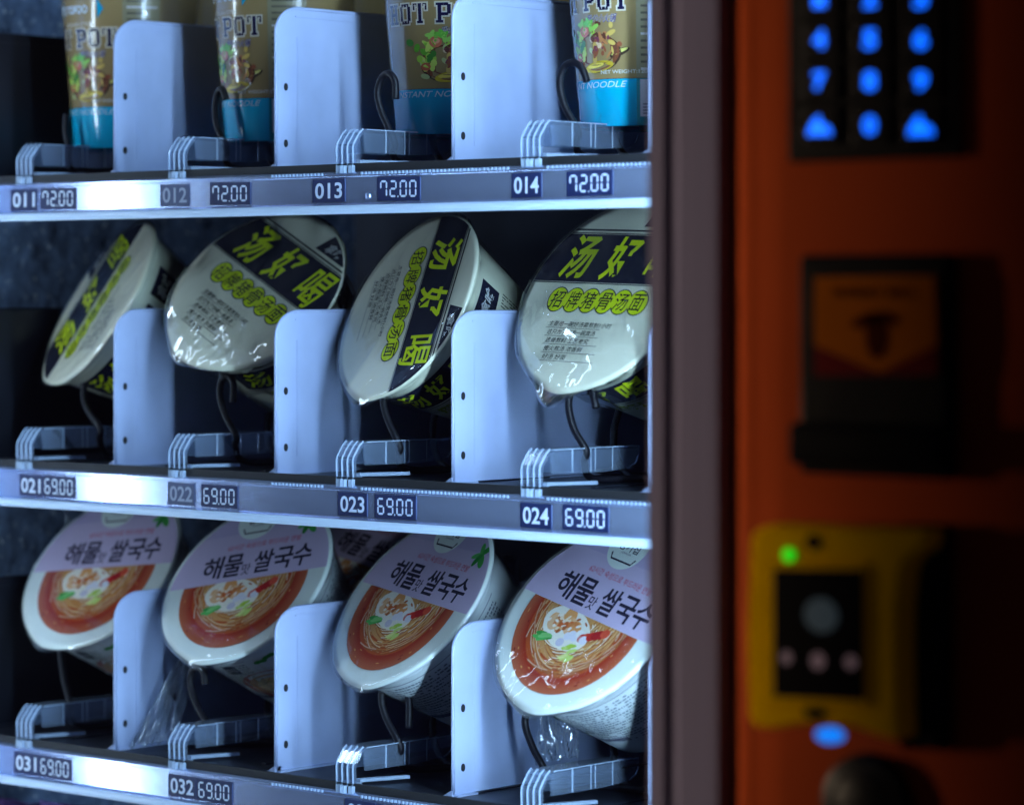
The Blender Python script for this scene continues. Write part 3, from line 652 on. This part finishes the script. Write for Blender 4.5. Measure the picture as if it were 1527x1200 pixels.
    # seam and back panel
    for a in (.88, 3.0):
        for j in range(9):
            z0 = .0312+j*.0118; p.rect(a, z0, a+.55, z0+.0118, (.25, .22, .13), 1, nx=8)
        for j in range(3): p.rect(a, .0008+j*.0099, a+.55, .0008+(j+1)*.0099, (.0, .20, .24), 1, nx=8)
        p.rect(a+.05, .006, a+.42, .0300, (.52, .52, .56), 2, nx=5); p.rect(a+.18, .0160, a+.30, .0270, (.04, .18, .08), 3, nx=3)
        for j in range(4): p.rect(a+.09, .0075+j*.002, a+.38, .0085+j*.002, (.15, .16, .2), 3, nx=4)
        for j in range(18):
            p.rect(a+.06, .036+j*.0045, a+.06+rr.uniform(.25, .45), .0375+j*.0045, (.10, .09, .06) if j % 5 else (.55, .52, .5), 2, nx=5)
    return p.mb.mesh('cup_print', 'cup_ink')
CUP, CLID, CPR = cup_body(), lidc(), cup_print()
def cup(cx_px, X, rot, label, dY=0):
    c = ptX(cx_px, 200, X); c.z = FL[0] + .0235; c.y += dY
    root = empty('noodle_cup', label, 'noodle cup', c, 'beige and blue hot pot noodle cups on the top shelf')
    view = math.atan2(CAM.x - c.x, -(CAM.y - c.y)); root.rotation_euler = (0, 0, view + rot)
    print('CUP', c)
    for nm, me in (('cup', CUP), ('lid', CLID), ('cup_print', CPR)): link(bpy.data.objects.new(nm, me), root)
cup(195, sx[0], -1.00, 'paper noodle cup at the left end of the top shelf, above number 011')
cup(424, sx[1], -1.12, 'paper noodle cup cut by the divider, above number 012')
cup(682, sx[2], -.36, 'paper noodle cup with the whole word HOT in view, above number 013')
cup(962, sx[3], -1.00, 'paper noodle cup beside the door frame, above number 014')
for i, (px, rot, lb) in enumerate(((318, 1.9, 'second noodle cup, waiting in the dark behind the one above number 011'), (540, 2.4, 'second noodle cup, showing over the second divider, behind the cut-off cup'), (800, 1.4, 'second noodle cup, behind the one with the whole word HOT'))):
    cup(px, sx[i], rot, lb)
# ------------------------------------------------------------------ loose transparent film
def loose_film(corners, label, seed, amp=.006):
    """crumpled sheet between four world points"""
    a, b, c, d = corners; n = 34; vs = []; nn = (b-a).cross(d-a).normalized()
    for i in range(n):
        for j in range(n):
            u, v = i/(n-1), j/(n-1); p = (a.lerp(b, u)).lerp(d.lerp(c, u), v)
            q = Vector((u*7+seed+v*1.5, v*1.6+u*1.2, 0)); k = noise.noise(q)*1.1 + (1-abs(noise.noise(q*2.1))*3)*.35 + noise.noise(q*3.5)*.12
            vs.append(p + nn*(amp*k) + UP*(.004*noise.noise(q*1.7)))
    org = vs[0].copy(); mb = MB(); mb.add([v-org for v in vs], [(i*n+j, (i+1)*n+j, (i+1)*n+j+1, i*n+j+1) for i in range(n-1) for j in range(n-1)], smooth=True)
    o = mb.build('plastic_film', 'loose_film'); o.location = org; o['label'] = label; o['category'] = 'plastic film'; return o
loose_film([at(192, 1116, .010), at(262, 1100, .035), at(300, 985, .075), at(262, 985, .045)], 'crumpled clear plastic film hanging beside the divider, left of the clip of number 032', 2, .010)
loose_film([at(798, 1140, .05), at(862, 1128, .065), at(866, 1055, .080), at(806, 1050, .055)], 'clear plastic film hanging down under the bowl nearest the door frame', 5, .007)
loose_film([at(98, 782, .10), at(112, 790, .11), at(100, 748, .10), at(88, 742, .09)], 'thin folded scrap of clear film above the far left rice noodle bowl', 8, .002)
# packets on the shelf below
for i, (px, py, X, Y, lb) in enumerate(((175, 1180, -.09, .05, 'dark purple noodle packet with yellow print, just under number 031'), (70, 1172, -.16, .10, 'dark noodle packet at the far left, under the bottom price strip'))):
    c = at(px, py, Y); pk = empty('noodle_packet', lb, 'packet', (c.x, c.y, c.z-.17)); mb = MB(); n = 14
    vs = []; 
    for s_ in (-1, 1):
        for a in range(n):
            for b in range(n):
                u, v = a/(n-1), b/(n-1); th = .018*(math.sin(PI*u)*math.sin(PI*v))**.5; vs.append(((u-.5)*.13 + .001*noise.noise(Vector((u*5, v*6, i))), s_*th - .02*v, v*.16 + .003*noise.noise(Vector((u*9, v*4, 3)))))
    N = n*n; fs = [(a*n+b, (a+1)*n+b, (a+1)*n+b+1, a*n+b+1) for a in range(n-1) for b in range(n-1)]; fs += [tuple(N+q for q in f[::-1]) for f in fs]
    mb.add(vs, fs, smooth=True); mb.build('wrapper', 'packet_foil', pk)
    if i == 0:
        pr = Print(lambda x, y, h: (x, -.0205 - .02*y/.16 - h + 0*x, y)); pr.text('NOODLE', .0, .125, (.42, .46, .02), 1, wd=.09, ht=.022, off=.02)
        pr.rect(-.05, .105, .05, .108, (.35, .08, .3), 1); pr.rect(.030, .11, .033, .15, (.3, .12, .4), 1); pr.build('wrapper_print', pk)
# ------------------------------------------------------------------ the machine
DY = -.300      # front face of the door frame
vm = empty('vending_machine', 'glass-fronted vending machine with orange payment panel, lit blue-white inside', 'vending machine', (.35, 0, 0))
VO = Vector((.35, 0, 0))
def vmb(fn_, name, m, parent=vm, bevel=0):
    mb = MB(); fn_(mb); mb.v = [tuple(Vector(v)-VO) for v in mb.v]; return mb.build(name, m, parent, bevel)
vmb(lambda m: m.box((-.262, -.13, .55), (-.250, .52, 2.165)), 'side_wall', 'stucco_wall')
vmb(lambda m: m.box((.715, -.13, .55), (.727, .52, 2.165)), 'side_wall', 'stucco_wall')
vmb(lambda m: m.box((-.249, .505, .55), (.714, .52, 2.165)), 'back_wall', 'back_panel')
vmb(lambda m: m.box((-.249, -.13, 2.17), (.714, .52, 2.19)), 'ceiling_panel', 'back_panel')
vmb(lambda m: m.box((-.249, -.13, .53), (.714, .52, .549)), 'floor_panel', 'back_panel')
x0 = Xat(962, DY); x1 = Xat(1078, DY)
def frame(m):
    prof = [(x0, DY+.003), (x0+.002, DY), (x0+.012, DY-.0005), (x0+.015, DY+.0015), (x0+.019, DY+.0015), (x0+.022, DY), (x1-.010, DY), (x1-.008, DY-.0025), (x1-.0015, DY-.0025), (x1, DY), (x1, DY+.018), (x0, DY+.018)]
    m.prism(prof, 'z', .5, 2.25)
vmb(frame, 'door_frame', 'frame_paint')
xl = -.262
vmb(lambda m: m.prism([(xl-.05, DY), (xl+.002, DY), (xl+.002, DY+.018), (xl-.01, -.135), (xl-.05, -.135)], 'z', .5, 2.25), 'door_frame', 'frame_paint')
vmb(lambda m: m.box((xl+.0025, DY+.008, .5), (x0-.0005, DY+.011, 2.0)), 'glass_pane', 'door_glass')
# the two lit strips inside the door, behind its frame
def strip(m):
    m.box((.700, -.196, .62), (.706, -.180, 2.15))
led = vmb(strip, 'light_strip', 'led_right'); 
vmb(lambda m: m.box((.7061, -.2065, .61), (.7120, -.166, 2.16)), 'lamp_housing', 'frame_paint')
vmb(lambda m: m.box((-.176, -.182, .62), (-.167, -.176, 2.15)), 'light_strip', 'led_left')
vmb(lambda m: m.box((-.187, -.1870, .61), (-.163, -.1825, 2.16)), 'lamp_housing', 'frame_paint')
vmb(lambda m: m.box((x1+.0004, DY+.006, .5), (x1+.0140, -.135, 2.25)), 'door_seal', 'black_rubber')
# payment panel with a rounded left edge
xp = x1 + .0145; XR = 1.15
def panel(m):
    pts = []
    for i in range(9):
        a = PI/2*i/8; pts.append((xp + .013*(1-math.cos(a)), DY - .002 - .013*math.sin(a)))
    pts += [(xp+.020, DY-.0150), (xp+.0215, DY-.0165), (xp+.034, DY-.0178), (XR, DY-.0178), (XR, -.13), (xp, -.13)]
    m.prism(pts, 'z', .5, 2.0, smooth=False)
vmb(panel, 'payment_panel', 'panel_paint')
PY = DY - .0178
def pbox(pxa, pya, pxb, pyb, y0, y1, name, m, parent=vm, bevel=.002):   # box given by its corners as seen on plane y0 (front)
    a = at(pxa, pya, y0); b = at(pxb, pyb, y0)
    return vmb(lambda q: q.box((a.x, y0, b.z), (b.x, y1, a.z)), name, m, parent, bevel)
kp = pbox(1174, -130, 1432, 234, PY-.004, PY, 'keypad', 'black_plastic', vm, .003)
keys = [['1', '2', '3'], ['4', '5', '6'], ['7', '8', '9'], ['*', '0', '#']]
for r_, py in enumerate((-2, 59, 121, 187)):
    for c_, px in enumerate((1223, 1298, 1374)):
        cc = at(px, py, PY-.006); hw = .0105
        bt = vmb(lambda q: q.box((cc.x-hw, PY-.006, cc.z-hw*.86), (cc.x+hw, PY-.0041, cc.z+hw*.86)), 'button', 'gloss_black', kp, .001)
        mb = MB(); k = keys[r_][c_]
        pl = []
        if k in '*#':
            pl = [[(-.0072, -.0046), (.0072, -.0046), (.0058, -.001), (.001, .0010), (0, .0048), (-.003, .003), (-.006, -.001)]]
        else: pl = text_fit(k, 0, 0, wd=.0072, ht=.0086, off=.05)
        for t in pl: mb.add([(x+cc.x-VO.x, PY-.0066, y+cc.z) for x, y in t], [tuple(range(len(t)))])
        mb.build('numeral', 'blue_led', kp)
# bill acceptor
ba = pbox(1190, 380, 1414, 716, PY-.010, PY, 'bill_acceptor', 'black_plastic', vm, .003)
pbox(1172, 628, 1400, 703, PY-.022, PY-.0105, 'bill_slot', 'black_plastic', ba, .004)
pt = [at(1214, 413, PY-.0125), at(1392, 411, PY-.0125), at(1396, 515, PY-.0125), at(1312, 556, PY-.0125), at(1214, 515, PY-.0125)]
vmb(lambda m: m.prism([(q.x, q.z) for q in pt], 'y', PY-.0125, PY-.0102), 'instruction_plate', 'amber_plate', ba)
pp = Print(lambda x, y, h: (x-VO.x, PY-.0125-h, y)); c1 = at(1305, 436, PY-.0125); c2 = at(1308, 500, PY-.0125)
pp.text('INSERT BILL', c1.x, c1.z, (.05, .012, .004), 1, wd=.046, ht=.0045, off=.02)
pp.disc(c2.x, c2.z, .0065, .011, (.05, .01, .004), 1); pp.disc(c2.x-.006, c2.z+.007, .009, .003, (.05, .01, .004), 1, rot=.3); pp.disc(c2.x+.007, c2.z+.008, .006, .0028, (.05, .01, .004), 1, rot=-.3)
pp.build('plate_print', ba, 'plate_ink')
q2 = [at(1214, 517, PY-.0120), at(1312, 558, PY-.0120), at(1397, 517, PY-.0120), at(1397, 560, PY-.0120), at(1214, 560, PY-.0120)]
vmb(lambda m: m.prism([(q.x, q.z) for q in q2], 'y', PY-.0120, PY-.0102), 'plate_border', 'dark_red', ba)
# round lock below
lc = at(1292, 1200, PY-.004)
def lock(m):
    m.lathe([(.0001, .006), (.016, .006), (.0185, .0045), (.0235, .007), (.0245, .0)], 40)
mb = MB(); lock(mb); lk = mb.build('lock', 'gloss_black', vm); lk.rotation_euler = (PI/2, 0, 0); lk.location = Vector((lc.x, PY, lc.z)) - VO
# ------------------------------------------------------------------ card reader
yb = PY - .030
cr = empty('card_reader', 'yellow contactless card reader with black screen and a green light, on the orange panel', 'card reader', at(1225, 1100, PY))
CO = cr.location.copy()
def cbld(pts, y0, y1, name, m, bevel=.003, parent=None):
    mb = MB(); mb.prism([(p.x-CO.x, p.z-CO.z) for p in pts], 'y', y0-CO.y, y1-CO.y); return mb.build(name, m, parent or cr, bevel)
def cp(px, py, y=yb): return at(px, py, y)
cbld([cp(1338, 782, PY-.012), cp(1404, 782, PY-.012), cp(1404, 1118, PY-.012), cp(1338, 1118, PY-.012)], PY-.012, PY-.0005, 'mounting_plate', 'black_plastic')
out = [(1118, 800), (1126, 788), (1150, 781), (1200, 783), (1290, 789), (1378, 790), (1374, 818), (1352, 830), (1342, 850), (1336, 905), (1335, 960), (1336, 1060), (1338, 1104), (1310, 1098), (1270, 1082), (1220, 1076), (1150, 1086), (1124, 1084), (1115, 1068), (1113, 950)]
cbld([cp(*p) for p in out], yb, PY-.0125, 'housing', 'yellow_plastic', .0055)
bez = [(1143, 838), (1296, 838), (1298, 1054), (1143, 1054)]
cbld([cp(*p) for p in bez], yb-.0018, yb-.0002, 'screen_surround', 'yellow_plastic', .0008)
cbld([cp(1153, 848, yb-.003), cp(1286, 850, yb-.003), cp(1288, 1044, yb-.003), cp(1153, 1038, yb-.003)], yb-.003, yb-.0019, 'screen', 'gloss_black', .0006)
def cdisc(px, py, rx, ry, name, m, y, th=.001):
    c = at(px, py, y); cbld([Vector((c.x+rx*math.cos(t), 0, c.z+ry*math.sin(t))) for t in [2*PI*i/24 for i in range(24)]], y, y+th, name, m, 0)
cdisc(1224, 917, .0095, .0080, 'contactless_symbol', 'screen_icon', yb-.0036, .0005)
for px, py, r_ in ((1172, 980, .0030), (1219, 985, .0038), (1268, 987, .0030)): cdisc(px, py, r_, r_, 'screen_icon', 'screen_dot', yb-.0036, .0005)
cdisc(1175, 827, .0030, .0028, 'status_light', 'green_led', yb-.0012)
cdisc(1212, 808, .0040, .0034, 'screw', 'black_plastic', yb-.0010)
cdisc(1214, 1062, .0060, .0030, 'keyhole', 'black_plastic', yb-.0010)
cdisc(1234, 1096, .0070, .0036, 'slot_light', 'blue_led_soft', yb+.004, .004)
